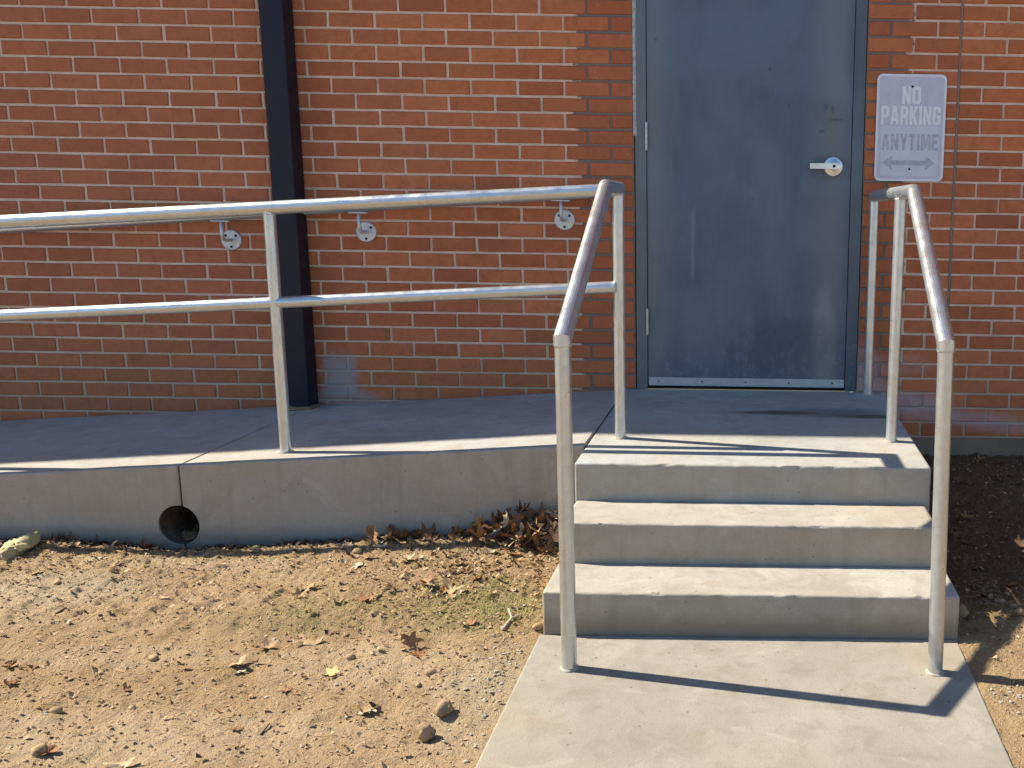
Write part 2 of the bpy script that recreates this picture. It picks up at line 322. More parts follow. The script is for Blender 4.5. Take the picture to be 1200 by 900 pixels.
def fbm2(X, Y, scale, octv=4, seed=0, gain=.5):
    """value noise on arrays, about -1..1"""
    out = np.zeros_like(X); amp = 1.0; tot = 0; fr = scale
    for o in range(octv):
        T = np.random.default_rng(seed * 31 + o).uniform(-1, 1, (256, 256))
        xs = X * fr + 37.7 * o; ys = Y * fr + 11.3 * o
        xi = np.floor(xs).astype(int); yi = np.floor(ys).astype(int); xf = xs - xi; yf = ys - yi
        xf = xf * xf * (3 - 2 * xf); yf = yf * yf * (3 - 2 * yf)
        v = (T[xi % 256, yi % 256] * (1 - xf) + T[(xi + 1) % 256, yi % 256] * xf) * (1 - yf) + (T[xi % 256, (yi + 1) % 256] * (1 - xf) + T[(xi + 1) % 256, (yi + 1) % 256] * xf) * yf
        out += v * amp; tot += amp; amp *= gain; fr *= 2.03
    return out / tot
def sm(v, a, b):
    t = np.clip((v - a) / (b - a), 0, 1); return t * t * (3 - 2 * t)

# ------------------------------------------------------------------ levels
WX0, WX1, WY0, WS = 2.575, 3.782, -1.79, .018
def walk_z(y): return WS * (y - WY0)     # the walk falls gently away from the steps
def ramp_z(x): return .392 - .0645 * (2.62 - x)
RY = -1.09                                # front face of the ramp
SX0, SX1, SY = 2.598, 3.776, -1.305       # landing block

# ------------------------------------------------------------------ ground
def ground_z(X, Y):
    left = .012 + .055 * sm(X, 1.2, 2.5) * sm(Y, -1.7, -1.1) + .012 * sm(Y, -1.35, -1.1) - .012 * np.maximum(-1.79 - Y, 0)
    right = .095 * sm(Y, -1.5, -.1) - .002 - .012 * np.maximum(-1.79 - Y, 0)
    t = sm(X, 3.1, 3.3); z = left * (1 - t) + right * t
    near = np.exp(-((np.maximum(np.abs(X - 2.4) - 2.4, 0)) ** 2 + (np.maximum(np.abs(Y + 1.9) - 1.6, 0)) ** 2) / 9.0)
    z = z + .010 * fbm2(X, Y, 2.1, 3, 3) + .011 * fbm2(X, Y, 9, 3, 4) * near * (1 - .6 * np.exp(-((Y + 1.2) / .1) ** 2))
    n = fbm2(X, Y, 30, 4, 5, .62); z = z + near * (.0065 * n + .02 * np.maximum(n - .2, 0) + .0055 * fbm2(X, Y, 80, 2, 6))
    z = z - .03 * np.exp(-((X - 1.14) / .14) ** 2 - ((Y + 1.12) / .07) ** 2)          # washout at the pipe mouth
    z = z - .012 * np.exp(-((Y + 1.10) / .035) ** 2) * (X < 2.5)
    flush = np.maximum(sm(X, WX0 - .16, WX0), sm(X, WX1 + .16, WX1)) * sm(Y, -1.72, -1.8)      # meets the walk edge
    zw = WS * (Y - WY0) - .004
    z = z * (1 - flush) + (zw + .006 * n + .012 * fbm2(X, Y, 14, 3, 9) * (1 - sm(np.minimum(np.abs(X - WX0), np.abs(X - WX1)), .06, 0))) * flush
    inside = (X > WX0 + .018) & (X < WX1 - .018) & (Y < -1.0)
    return np.where(inside, np.minimum(z, zw - .05), z)
def axis(lo, hi, step, far0, far1):
    a = list(np.arange(lo, hi + step * .5, step)); s = step; v = lo; left = []
    while v > far0: s *= 1.35; v -= s; left.append(v)
    s = step; v = hi; right = []
    while v < far1: s *= 1.35; v += s; right.append(v)
    return np.array(left[::-1] + a + right)
gx = axis(.25, 4.6, .0068, -90, 90); gy = axis(-2.75, .02, .0068, -120, .3)
GX, GY = np.meshgrid(gx, gy, indexing='ij'); GZ = ground_z(GX, GY)
nx, ny = GX.shape
idx = np.arange(nx * ny).reshape(nx, ny)
quads = np.stack([idx[:-1, :-1], idx[1:, :-1], idx[1:, 1:], idx[:-1, 1:]], -1).reshape(-1, 4)
me = bpy.data.meshes.new('ground'); me.vertices.add(nx * ny); me.vertices.foreach_set('co', np.stack([GX, GY, GZ], -1).ravel())
me.loops.add(quads.size); me.loops.foreach_set('vertex_index', quads.ravel().astype(np.int32))
me.polygons.add(len(quads)); me.polygons.foreach_set('loop_start', np.arange(0, quads.size, 4, dtype=np.int32)); me.polygons.foreach_set('loop_total', np.full(len(quads), 4, np.int32))
me.update(calc_edges=True); me.validate()
tag(link('ground', me, M['dirt'], None, True), kind='structure')
def gz(x, y): return float(ground_z(np.array([float(x)]), np.array([float(y)]))[0])

# ------------------------------------------------------------------ concrete walk
def rough_block(name, mat, parent, x0, x1, y0, y1, zbot, ztop, bev=.008, amp=.0016, seed=0, step=.014):
    """cast block: ztop(x, y) is the top surface; edges rounded and slightly uneven"""
    bm = bmesh.new(); vs = box(bm, x0, x1, y0, y1, zbot, 1.0)
    for v in vs[4:]: v.co.z = ztop(v.co.x, v.co.y)
    bmesh.ops.recalc_face_normals(bm, faces=bm.faces); bevel(bm, bev, 3)
    nxc = max(1, int((x1 - x0) / step)); 
    for k in range(1, nxc):
        bmesh.ops.bisect_plane(bm, geom=bm.verts[:] + bm.edges[:] + bm.faces[:], plane_co=(x0 + (x1 - x0) * k / nxc, 0, 0), plane_no=(1, 0, 0))
    for q in (y0 + .022, y0 + .045): bmesh.ops.bisect_plane(bm, geom=bm.verts[:] + bm.edges[:] + bm.faces[:], plane_co=(0, q, 0), plane_no=(0, 1, 0))
    zt = ztop((x0 + x1) / 2, y0)
    bmesh.ops.bisect_plane(bm, geom=bm.verts[:] + bm.edges[:] + bm.faces[:], plane_co=(0, 0, zt - .03), plane_no=(0, 0, 1))
    co = np.array([v.co[:] for v in bm.verts]); n1 = fbm2(co[:, 0] * 1 + co[:, 2] * 3, co[:, 1] + seed, 9, 4, seed + 20, .7); n2 = fbm2(co[:, 0] + 9, co[:, 1] + co[:, 2] * 2, 9, 4, seed + 40, .7)
    n3 = fbm2(co[:, 0] + seed * 3, co[:, 1] * 2 + co[:, 2] * 2, 34, 3, seed + 80, .6); chip = np.maximum(n3 - .22, 0) * .016
    for v, a, b, cp in zip(bm.verts, n1, n2, chip):
        top_ = ztop(v.co.x, v.co.y); edge_ = v.co.y < y0 + bev * 1.6 and v.co.z > top_ - bev * 1.6
        if edge_ and x0 + .001 < v.co.x < x1 - .001: v.co.y += cp; v.co.z -= cp * .8
        if edge_ and x0 + .001 < v.co.x < x1 - .001: v.co.y += a * amp * 1; v.co.z += b * amp * .7
    o = from_bm(name, bm, mat, parent)
    for pl in o.data.polygons: pl.use_smooth = True
    md = o.modifiers.new('wn', 'WEIGHTED_NORMAL'); md.keep_sharp = True; md.weight = 80
    return o
w = rough_block('path', M['walk'], None, WX0, WX1, -7.0, WY0 - .0015, -.16, lambda x, y: walk_z(y), .007, .001, 3)
tag(w, kind='structure')

# ------------------------------------------------------------------ ramp (slabs with tooled joints, drain outlet)
ramp = empty('concrete_ramp', (1.157, RY, 0), 'long grey concrete ramp rising along the brick wall to the landing', 'ramp')
PX, PZ, PR = 1.142, .078, .073
def ramp_slab(xa, xb, seed):
    bm = bmesh.new(); prof = []
    # outline in x/z, clockwise seen from the front, with the drain notch at the joint
    top = [(xa + (xb - xa) * k / 40, ramp_z(xa + (xb - xa) * k / 40)) for k in range(41)]
    if abs(xb - 1.154) < .01:
        th = math.acos((xb - PX) / PR); arc = [(PX + PR * math.cos(t), PZ + PR * math.sin(t)) for t in np.linspace(th, 2 * math.pi - th, 40)]
        prof = top + arc + [(xb, -.2), (xa, -.2)]
    elif abs(xa - 1.16) < .01:
        th = math.acos((xa - PX) / PR); arc = [(PX + PR * math.cos(t), PZ + PR * math.sin(t)) for t in np.linspace(-th, th, 24)]
        prof = top + [(xb, -.2), (xa, -.2)] + arc
    else: prof = top + [(xb, -.2), (xa, -.2)]
    f = [bm.verts.new((x, RY, z)) for x, z in prof]; bk = [bm.verts.new((x, -.004, z)) for x, z in prof]
    ff = bm.faces.new(f); fb = bm.faces.new(bk[::-1]); n = len(prof)
    for i in range(n): bm.faces.new((f[i], bk[i], bk[(i + 1) % n], f[(i + 1) % n]))
    bmesh.ops.recalc_face_normals(bm, faces=bm.faces)
    es = [e for e in bm.edges if abs(e.verts[0].co.y - RY) < 1e-5 and abs(e.verts[1].co.y - RY) < 1e-5 and min(v.co.z - ramp_z(v.co.x) for v in e.verts) > -1e-4]
    es += [e for e in bm.edges if abs(e.verts[0].co.x - e.verts[1].co.x) < 1e-6 and min(abs(e.verts[0].co.x - xa), abs(e.verts[0].co.x - xb)) < 1e-5 and min(v.co.z - ramp_z(v.co.x) for v in e.verts) > -1e-4]
    es += [e for e in bm.edges if abs(e.verts[0].co.y - RY) < 1e-5 and abs(e.verts[1].co.y - RY) < 1e-5 and abs(e.verts[0].co.x - e.verts[1].co.x) < 1e-6 and abs(e.verts[0].co.z - e.verts[1].co.z) > .02]
    bmesh.ops.bevel(bm, geom=list(set(es)), offset=.007, segments=3, profile=.6, affect='EDGES', clamp_overlap=True)
    co = np.array([v.co[:] for v in bm.verts]); n1 = fbm2(co[:, 0], co[:, 2] * 2, 5, 4, seed + 60, .65)
    for v, a in zip(bm.verts, n1):
        if v.co.z > ramp_z(v.co.x) - .02: v.co.z += a * .0022; v.co.y += (a * .002 if v.co.y < -1 else 0)
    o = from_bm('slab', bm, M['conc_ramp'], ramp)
    for pl in o.data.polygons: pl.use_smooth = len(pl.vertices) == 4 and pl.area < .05
    md = o.modifiers.new('split', 'EDGE_SPLIT'); md.split_angle = math.radians(24)
    return o
for k, (a, b) in enumerate(((-3.4, -1.713), (-1.707, -.282), (-.276, 1.154), (1.160, 2.589))): ramp_slab(a, b, k)
bm = bmesh.new(); tube(bm, [(PX, RY - .002 + .006, PZ), (PX, -.06, PZ)], PR + .0015, 40, False); tube(bm, [(PX, RY + .004, PZ), (PX, -.06, PZ)], PR - .0045, 40, False)
o = from_bm('drain_pipe', bm, M['pipe'], ramp, True)

# ------------------------------------------------------------------ landing and steps
steps = empty('concrete_steps', (3.187, -1.55, 0), 'grey concrete stairs of three risers under the landing at the door', 'stairs')
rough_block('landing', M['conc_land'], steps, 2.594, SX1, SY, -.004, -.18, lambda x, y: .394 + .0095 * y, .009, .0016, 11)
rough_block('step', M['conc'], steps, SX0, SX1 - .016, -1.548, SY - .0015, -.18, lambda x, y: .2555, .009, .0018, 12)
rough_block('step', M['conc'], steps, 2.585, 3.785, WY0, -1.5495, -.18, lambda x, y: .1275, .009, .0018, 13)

# ------------------------------------------------------------------ building wall
WTOP = 4.26
wall = empty('brick_wall', (2.0, .1, 0), 'orange running-bond brick wall of the building behind the ramp and steps', 'wall')
DX0, DX1, DZ1 = 13 * P - .005, 18 * P + .005, 2.10 + 7 * CH          # door opening in the masonry
def mortar_box(x0, x1, z0, z1):
    bm = bmesh.new(); box(bm, x0, x1, .0055, .30, z0, z1); return from_bm('mortar', bm, M['mortar'], wall)
ZF = ZB - 28 * CH + .004
mortar_box(-15, DX0 + .004, .0, WTOP); mortar_box(DX1 - .004, 13, ZF - .02, WTOP); mortar_box(DX0 + .0045, DX1 - .0045, DZ1, WTOP)
box_part('foundation', M['found'], wall, 3.80, 13, .004, .29, -.3, ZF - .006, bev=.006)
box_part('coping', M['galv2'], wall, -15, 13, .0, .34, WTOP + .001, WTOP + .06, bev=.004)
J = .0100
def brick_verts(w, h, r, d=.055):
    """front-chamfered brick; origin at the centre of its face"""
    c = .0022 + r.random() * .0015; j = lambda a: r.uniform(-a, a); hw, hh = w / 2, h / 2
    F = [(-hw + c + j(.001), j(.0008), -hh + c + j(.0008)), (hw - c + j(.001), j(.0008), -hh + c + j(.0008)), (hw - c + j(.001), j(.0008), hh - c + j(.0008)), (-hw + c + j(.001), j(.0008), hh - c + j(.0008))]
    S = [(-hw + j(.0012), c + .0012, -hh + j(.0008)), (hw + j(.0012), c + .0012, -hh + j(.0008)), (hw + j(.0012), c + .0012, hh + j(.0008)), (-hw + j(.0012), c + .0012, hh + j(.0008))]
    B = [(x, d, z) for x, _, z in S]
    return F + S + B
BF = [(0, 1, 2, 3)] + [(i, i + 4, (i + 1) % 4 + 4, (i + 1) % 4) for i in range(4)] + [(i + 4, i + 8, (i + 1) % 4 + 8, (i + 1) % 4 + 4) for i in range(4)]
cells = []
for row in range(-32, 28):
    zc = ZB - (row + .5) * CH
    if zc + CH / 2 > WTOP: continue
    k0 = -70
    for n in range(k0, 64):
        x0 = (n + (.5 if row % 2 else 0)) * P; x1 = x0 + P
        if x1 < -14.8 or x0 > 12.8: continue
        parts = [(x0, x1)]
        cj = 20 * P
        if x0 < cj - .01 < x1 - .02: parts = [(x0, cj), (cj, x1)]                       # control joint cut
        out = []
        for a, b in parts:
            if zc < DZ1:
                if a < 13 * P + .01 and b > 13 * P + .01: b = 13 * P
                if a < 18 * P - .01 and b > 18 * P - .01 and a >= 13 * P - .02: a = 18 * P
                if a >= 13 * P - .01 and b <= 18 * P + .01: continue
            if b - a > .04: out.append((a, b))
        for a, b in out:
            if b < 2.6 and zc + CH * .5 < ramp_z(max(a, -3.3)) - .004: continue          # buried behind the ramp
            if 13 * P > a > 2.4 and b <= 13 * P + .01 and zc + CH * .5 < .37: continue
            if a > 18 * P - .02 and b < SX1 - .15 and zc + CH * .5 < .375: continue
            cells.append((a, b, zc))
RM = np.array(CAM_R); CP = np.array(CAM_P)
def px(x, y, z):
    d = RM @ (np.array((x, y, z)) - CP); return 891.25 + 1150 * d[0] / d[2], 450 - 1150 * d[1] / d[2]
def score(c):
    a, b, z = c; q = [px(a, 0, z - CH / 2), px(b, 0, z - CH / 2), px(b, 0, z + CH / 2), px(a, 0, z + CH / 2)]
    if min(t[0] for t in q) < 0 or max(t[0] for t in q) > 1200 or min(t[1] for t in q) < 0 or max(t[1] for t in q) > 900: return 0
    if 1.06 < (a + b) / 2 < 1.19 or (3.70 < a and b < 4.02 and 1.34 < z < 1.81): return 0
    return abs(sum(q[i][0] * q[(i + 1) % 4][1] - q[(i + 1) % 4][0] * q[i][1] for i in range(4))) / 2
sc = sorted(cells, key=lambda c: -score(c)); single, rest = sc[:300], sc[300:]
bank = {}; rb = random.Random(5)
for a, b, z in single:
    wdt = round(b - a - J, 3); key = (wdt, rb.randrange(7))
    if key not in bank:
        me = bpy.data.meshes.new('brick'); me.from_pydata(brick_verts(wdt, CH - J, rb), [], BF); me.materials.append(M['brick']); bank[key] = me
    o = link('brick', bank[key], None, wall); o.location = ((a + b) / 2 + rb.uniform(-.0015, .0015), rb.uniform(-.001, .0012), z + rb.uniform(-.0009, .0009)); o.rotation_euler = (0, rb.uniform(-.004, .004), 0)
V, Fc = [], []
for a, b, z in rest:
    k = len(V); dx, dy, dz = (a + b) / 2 + rb.uniform(-.0015, .0015), rb.uniform(-.001, .0012), z + rb.uniform(-.0009, .0009)
    V += [(x + dx, y + dy, zz + dz) for x, y, zz in brick_verts(b - a - J, CH - J, rb)]; Fc += [tuple(i + k for i in f) for f in BF]
me = bpy.data.meshes.new('bricks'); me.from_pydata(V, [], Fc); tag(link('bricks', me, M['brick'], wall), kind='stuff')
# control joint: sealant bead over the cut
bm = bmesh.new(); zz = np.linspace(ZF - .01, WTOP - .01, 90); L = []
for z in zz:
    x = 20 * P + .0012 * math.sin(z * 9) + rnd.uniform(-.0005, .0005); L.append([bm.verts.new((x + d, y, z)) for d, y in ((-.0058, .004), (-.003, .0012), (.003, .0012), (.0058, .004))])
for A, B in zip(L, L[1:]):
    for i in range(3): bm.faces.new((A[i], A[i + 1], B[i + 1], B[i]))
from_bm('control_joint', bm, M['joint'], wall, True)

# ------------------------------------------------------------------ door
door = empty('door', (3.148, .03, .394), 'blue-grey primed steel door with lever handle, closed, at the top of the steps', 'door')
FX0, FX1, LX0, LX1, LZ0, LZ1 = 2.6455, 3.6545, 2.6965, 3.6025, .412, 2.53
FY = .004
bm = bmesh.new(); box(bm, FX0, LX0 - .0025, FY, .15, .3925, DZ1 - .003); box(bm, LX1 + .0025, FX1, FY, .15, .3925, DZ1 - .003); box(bm, LX0 - .0024, LX1 + .0024, FY, .15, LZ1 + .003, DZ1 - .003)
bevel(bm, .0025); fr = from_bm('door_frame', bm, M['frame'], door)
bm = bmesh.new(); box(bm, LX0 + .001, LX0 + .018, .062, .11, .394, LZ1); box(bm, LX1 - .018, LX1 - .001, .062, .11, .394, LZ1); from_bm('door_stop', bm, M['frame'], fr)
leaf = box_part('door_leaf', M['door'], door, LX0, LX1, .010, .0545, LZ0, LZ1, bev=.0018)
sw = box_part('door_sweep', M['alu'], leaf, LX0 + .004, LX1 - .003, .0035, .0095, LZ0 - .002, LZ0 + .036, bev=.0012)
for x in (2.745, 2.945, 3.145, 3.345, 3.545):
    bm = bmesh.new(); bmesh.ops.create_cone(bm, cap_ends=True, segments=12, radius1=.004, radius2=.003, depth=.002, matrix=Matrix.Translation((x, .0025, LZ0 + .018)) @ Matrix.Rotation(math.pi / 2, 4, 'X')); from_bm('screw', bm, M['bolt'], leaf)
box_part('threshold', M['dark'], door, LX0 - .002, LX1 + .002, .02, .15, .3935, .4065, bev=.002)
for zc in (.705, 1.526, 2.30):
    bm = bmesh.new(); x, y = LX0 - .0012, FY - .0055
    for k in range(5):
        z0 = zc - .057 + k * .0228; tube(bm, [(x, y, z0 + .0007), (x, y, z0 + .0221)], .0062, 16)
    for s in (-1, 1): tube(bm, [(x, y, zc + s * .0572), (x, y, zc + s * .0615)], .0045, 12)
    from_bm('hinge', bm, M['hinge'], leaf)
# caulk bead between masonry and frame, patchy on the left
bm = bmesh.new(); zz = np.arange(.40, DZ1, .012); L = []
for i, z in enumerate(zz):
    wv = .0045 + .003 * max(0, math.sin(z * 13 + 1.2 * math.sin(z * 5))) + rnd.uniform(-.0008, .0008); L.append([bm.verts.new((FX0 + d, y, z)) for d, y in ((-.0085, .003), (wv * .4, FY - .0025), (wv, FY - .0003))])
for i, (A, B) in enumerate(zip(L, L[1:])):
    if math.sin(zz[i] * 3.1 + 1) > -.55 and zz[i] > 1.3 or zz[i] > 1.75:
        for k in range(2): bm.faces.new((A[k], A[k + 1], B[k + 1], B[k]))
for v in [v for v in bm.verts if not v.link_faces]: bm.verts.remove(v)
from_bm('caulk', bm, M['caulk'], fr, True)
# lever set
KX, KZ, KY = 3.524, 1.408, .010
def lathe(bm, prof, c, seg=36):
    rows = []
    for rr, yy in prof: rows.append([bm.verts.new((c[0] + rr * math.cos(2 * math.pi * s / seg), c[1] - yy, c[2] + rr * math.sin(2 * math.pi * s / seg))) for s in range(seg)])
    for A, B in zip(rows, rows[1:]):
        for s in range(seg): bm.faces.new((A[s], A[(s + 1) % seg], B[(s + 1) % seg], B[s]))
    bm.faces.new(rows[-1])
bm = bmesh.new(); lathe(bm, ((.0435, 0), (.0435, .006), (.040, .010), (.034, .0105), (.031, .012), (.022, .013), (.0165, .016), (.0165, .036)), (KX, KY, KZ)); hd = from_bm('handle', bm, M['chrome'], leaf)
for pl in hd.data.polygons: pl.use_smooth = True
hd.modifiers.new('s', 'EDGE_SPLIT').split_angle = math.radians(35)
bm = bmesh.new(); box(bm, KX - .106, KX + .014, KY - .054, KY - .036, KZ - .0125, KZ + .0125)
for v in bm.verts:
    if v.co.x < KX - .05: v.co.z = KZ + (v.co.z - KZ) * .92; v.co.y += .006
bevel(bm, .005, 3); lv = from_bm('lever', bm, M['chrome'], hd)
bm = bmesh.new(); lathe(bm, ((.0065, 0), (.0065, .003), (.0045, .0035)), (KX, KY - .0535, KZ), 18); from_bm('keyhole', bm, M['bolt'], hd)

# ------------------------------------------------------------------ black steel column
colm = empty('steel_column', (1.129, -.052, ramp_z(1.13)), 'black painted square steel column against the brick wall beside the ramp', 'column')
bm = bmesh.new(); box(bm, 1.079, 1.179, -.106, -.0045, ramp_z(1.13) - .002, WTOP); bmesh.ops.recalc_face_normals(bm, faces=bm.faces); bevel(bm, .006, 3); from_bm('shaft', bm, M['steel_black'], colm)
bm = bmesh.new(); b0 = ramp_z(1.13)
box(bm, 1.066, 1.196, -.122, -.0042, b0 - .003, b0 + .012); bevel(bm, .004)
bmesh.ops.subdivide_edges(bm, edges=bm.edges[:], cuts=3, use_grid_fill=True)
for v in bm.verts: v.co += Vector((rnd.uniform(-.004, .006), rnd.uniform(-.005, .0005), rnd.uniform(-.003, .008)))
from_bm('grout_collar', bm, M['found'], colm)

# ------------------------------------------------------------------ railings
RR, RP = .0235, .0205
LX, RX, RE, RB = 2.699, 3.691, 3.669, 3.682
YB, YC, YE = -.945, -1.235, -1.993
ZR, ZE = 1.281, .887
def foot(post_o, x, y, z): return ring_collar('grout_ring', (x, y, z), RP, M['conc'], post_o)
rl = empty('ramp_railing', (LX, YB, 0), 'galvanised pipe railing along the ramp edge, turning down beside the left of the stairs', 'railing')
ys = -.962
def rail_top(x): return 1.276 - .0655 * (LX - x)
def rail_mid(x): return .938 - .0605 * (LX - x)
tube_part('top_rail', [(-2.3, ys, rail_top(-2.3)), (LX - .004, ys, rail_top(LX))], RR, M['galv'], rl)
tube_part('mid_rail', [(-2.3, ys, rail_mid(-2.3)), (LX - .01, ys, rail_mid(LX))], RP, M['galv'], rl)
for x in (-2.1, -.962, .259, 1.480):
    o = tube_part('post', [(x, ys, ramp_z(x) - .03), (x, ys, rail_top(x) - .004)], RP, M['galv'], rl); foot(o, x, ys, ramp_z(x))
o = tube_part('post', [(LX, YB - .004, .36), (LX, YB - .004, ZR - .004)], RP, M['galv'], rl); foot(o, LX, YB - .004, .394 + .0095 * YB)
tube_part('stair_rail', [(LX, YB + .022, ZR), (LX, YC, ZR), (LX, YE, ZE), (LX, YE, ZE - .016)], RR, M['galv'], rl)
o = tube_part('post', [(LX, YE, walk_z(YE) - .03), (LX, YE, ZE + .002)], RP, M['galv'], rl); foot(o, LX, YE, walk_z(YE))
rr = empty('stair_railing', (RX, YB, 0), 'galvanised pipe handrail on the right of the stairs below the parking sign', 'railing')
tube_part('stair_rail', [(RX + .012, -.045, ZR), (RX, YC, ZR), (RE, YE, ZE), (RE + .0002, YE, ZE - .016)], RR, M['galv'], rr)
for x, y in ((RX + .012, -.068), (RX, YB)):
    o = tube_part('post', [(x, y, .36), (x, y, ZR - .004)], RP, M['galv'], rr); foot(o, x, y, .394 + .0095 * y)
o = tube_part('post', [(RB, YE, walk_z(YE) - .03), (RE, YE, ZE + .002)], RP, M['galv'], rr); foot(o, RB, YE, walk_z(YE))

def weld(name, c, ax, r, par):
    bm = bmesh.new(); ax = Vector(ax).normalized(); u = ax.orthogonal().normalized(); w_ = ax.cross(u); n, m = 26, 6; R_ = []
    for i in range(n):
        t = 2 * math.pi * i / n; d = u * math.cos(t) + w_ * math.sin(t); q = .0026 * rnd.uniform(.75, 1.2)
        R_.append([bm.verts.new(Vector(c) + d * (r + q * .6 * math.cos(2 * math.pi * k / m)) + ax * (q * math.sin(2 * math.pi * k / m))) for k in range(m)])
    for i in range(n):
        for k in range(m): bm.faces.new((R_[i][k], R_[(i + 1) % n][k], R_[(i + 1) % n][(k + 1) % m], R_[i][(k + 1) % m]))
    return from_bm(name, bm, M['galv2'], par, True)
for x in (.259, 1.480):
    for sx in (-1, 1): weld('weld', (x + sx * (RP - .001), ys, rail_mid(x)), (1, 0, .06), RP - .001, rl)
    weld('weld', (x, ys, rail_top(x) - RR + .001), (0, 0, 1), RP, rl)
weld('weld', (LX - RP + .001, ys, rail_mid(LX) - .001), (1, 0, .06), RP - .001, rl); weld('weld', (LX, YB - .004, ZR - RR + .001), (0, 0, 1), RP, rl); weld('weld', (LX, YE, ZE - .017), (0, 0, 1), RP + .0008, rl)
for x, y in ((RX + .012, -.068), (RX, YB)): weld('weld', (x, y, ZR - RR + .001), (0, 0, 1), RP, rr)
weld('weld', (RE, YE, ZE - .017), (0, 0, 1), RP + .0008, rr)

# wall handrail with its brackets
HY = -.078
def hand_z(x): return 1.178 + .0195 + (x - 1.441) * .0735
def wall_handrail(x0, x1, spots, label):
    hr = empty('wall_handrail', ((x0 + x1) / 2, 0, hand_z((x0 + x1) / 2)), label, 'handrail')
    tube_part('rail', [(x0, HY, hand_z(x0)), (x1, HY, hand_z(x1))], .0190, M['galv'], hr)
    for x in spots:
        zc = hand_z(x) - .0195 - .086
        bm = bmesh.new(); lathe(bm, ((.045, 0), (.045, .004), (.042, .006)), (x, -.001, zc), 36); bk = from_bm('bracket', bm, M['galv2'], hr)
        bm = bmesh.new(); pts = [(x, -.004, zc), (x, HY + .03, zc)] + [(x, HY + .03 - .03 * math.sin(t), zc + .03 - .03 * math.cos(t)) for t in np.linspace(.3, math.pi / 2, 5)] + [(x, HY, hand_z(x) - .0205)]
        tube(bm, pts, .0075, 14); from_bm('arm', bm, M['galv2'], bk, True)
        box_part('saddle', M['galv2'], bk, x - .04, x + .04, HY - .012, HY + .012, hand_z(x) - .0235, hand_z(x) - .0185, bev=.0015)
        for t in (40, 140, 270):
            bm = bmesh.new(); lathe(bm, ((.0056, 0), (.0056, .0025), (.003, .003)), (x + .030 * math.cos(math.radians(t)), -.0069, zc + .030 * math.sin(math.radians(t))), 12); from_bm('bolt', bm, M['bolt'], bk)
wall_handrail(-2.3, 1.052, (-1.9, -1.2, -.55, .835), 'galvanised wall handrail on round brackets left of the black column, behind the ramp railing')
wall_handrail(1.206, 2.56, (1.440, 2.328), 'galvanised wall handrail on round brackets between black column and door, behind the ramp railing')

# ------------------------------------------------------------------ parking sign
SGX, SGZ, SW, SH = 3.858, 1.578, .3048, .4572
SGY = -.0075
sg = empty('parking_sign', (SGX, SGY, SGZ), 'faded white NO PARKING ANYTIME sign with double arrow screwed to the bricks', 'sign')
def rrect(w, h, r, seg=8):
    pts = []
    for cx, cz, a0 in ((w / 2 - r, h / 2 - r, 0), (-w / 2 + r, h / 2 - r, 90), (-w / 2 + r, -h / 2 + r, 180), (w / 2 - r, -h / 2 + r, 270)):
        pts += [(cx + r * math.cos(math.radians(a0 + 90 * k / seg)), cz + r * math.sin(math.radians(a0 + 90 * k / seg))) for k in range(seg + 1)]
    return pts
def plate(name, pts, y0, y1, mat, par, cx=0, cz=0):
    bm = bmesh.new(); A = [bm.verts.new((SGX + cx + x, y0, SGZ + cz + z)) for x, z in pts]; B = [bm.verts.new((SGX + cx + x, y1, SGZ + cz + z)) for x, z in pts]; n = len(pts)
    bm.faces.new(A); bm.faces.new(B[::-1])
    for i in range(n): bm.faces.new((A[i], B[i], B[(i + 1) % n], A[(i + 1) % n]))
    return from_bm(name, bm, mat, par)
pan = plate('panel', rrect(SW, SH, .025), SGY, SGY + .0022, M['sign_rim'], sg)
fld = plate('field', rrect(SW - .020, SH - .020, .018), SGY - .0003, SGY - .0001, M['sign'], pan)
plate('lower_field', [(-.128, -.108), (.128, -.108), (.128, .108), (-.128, .108)], SGY - .0006, SGY - .0004, M['sign_box'], fld, 0, -.098)
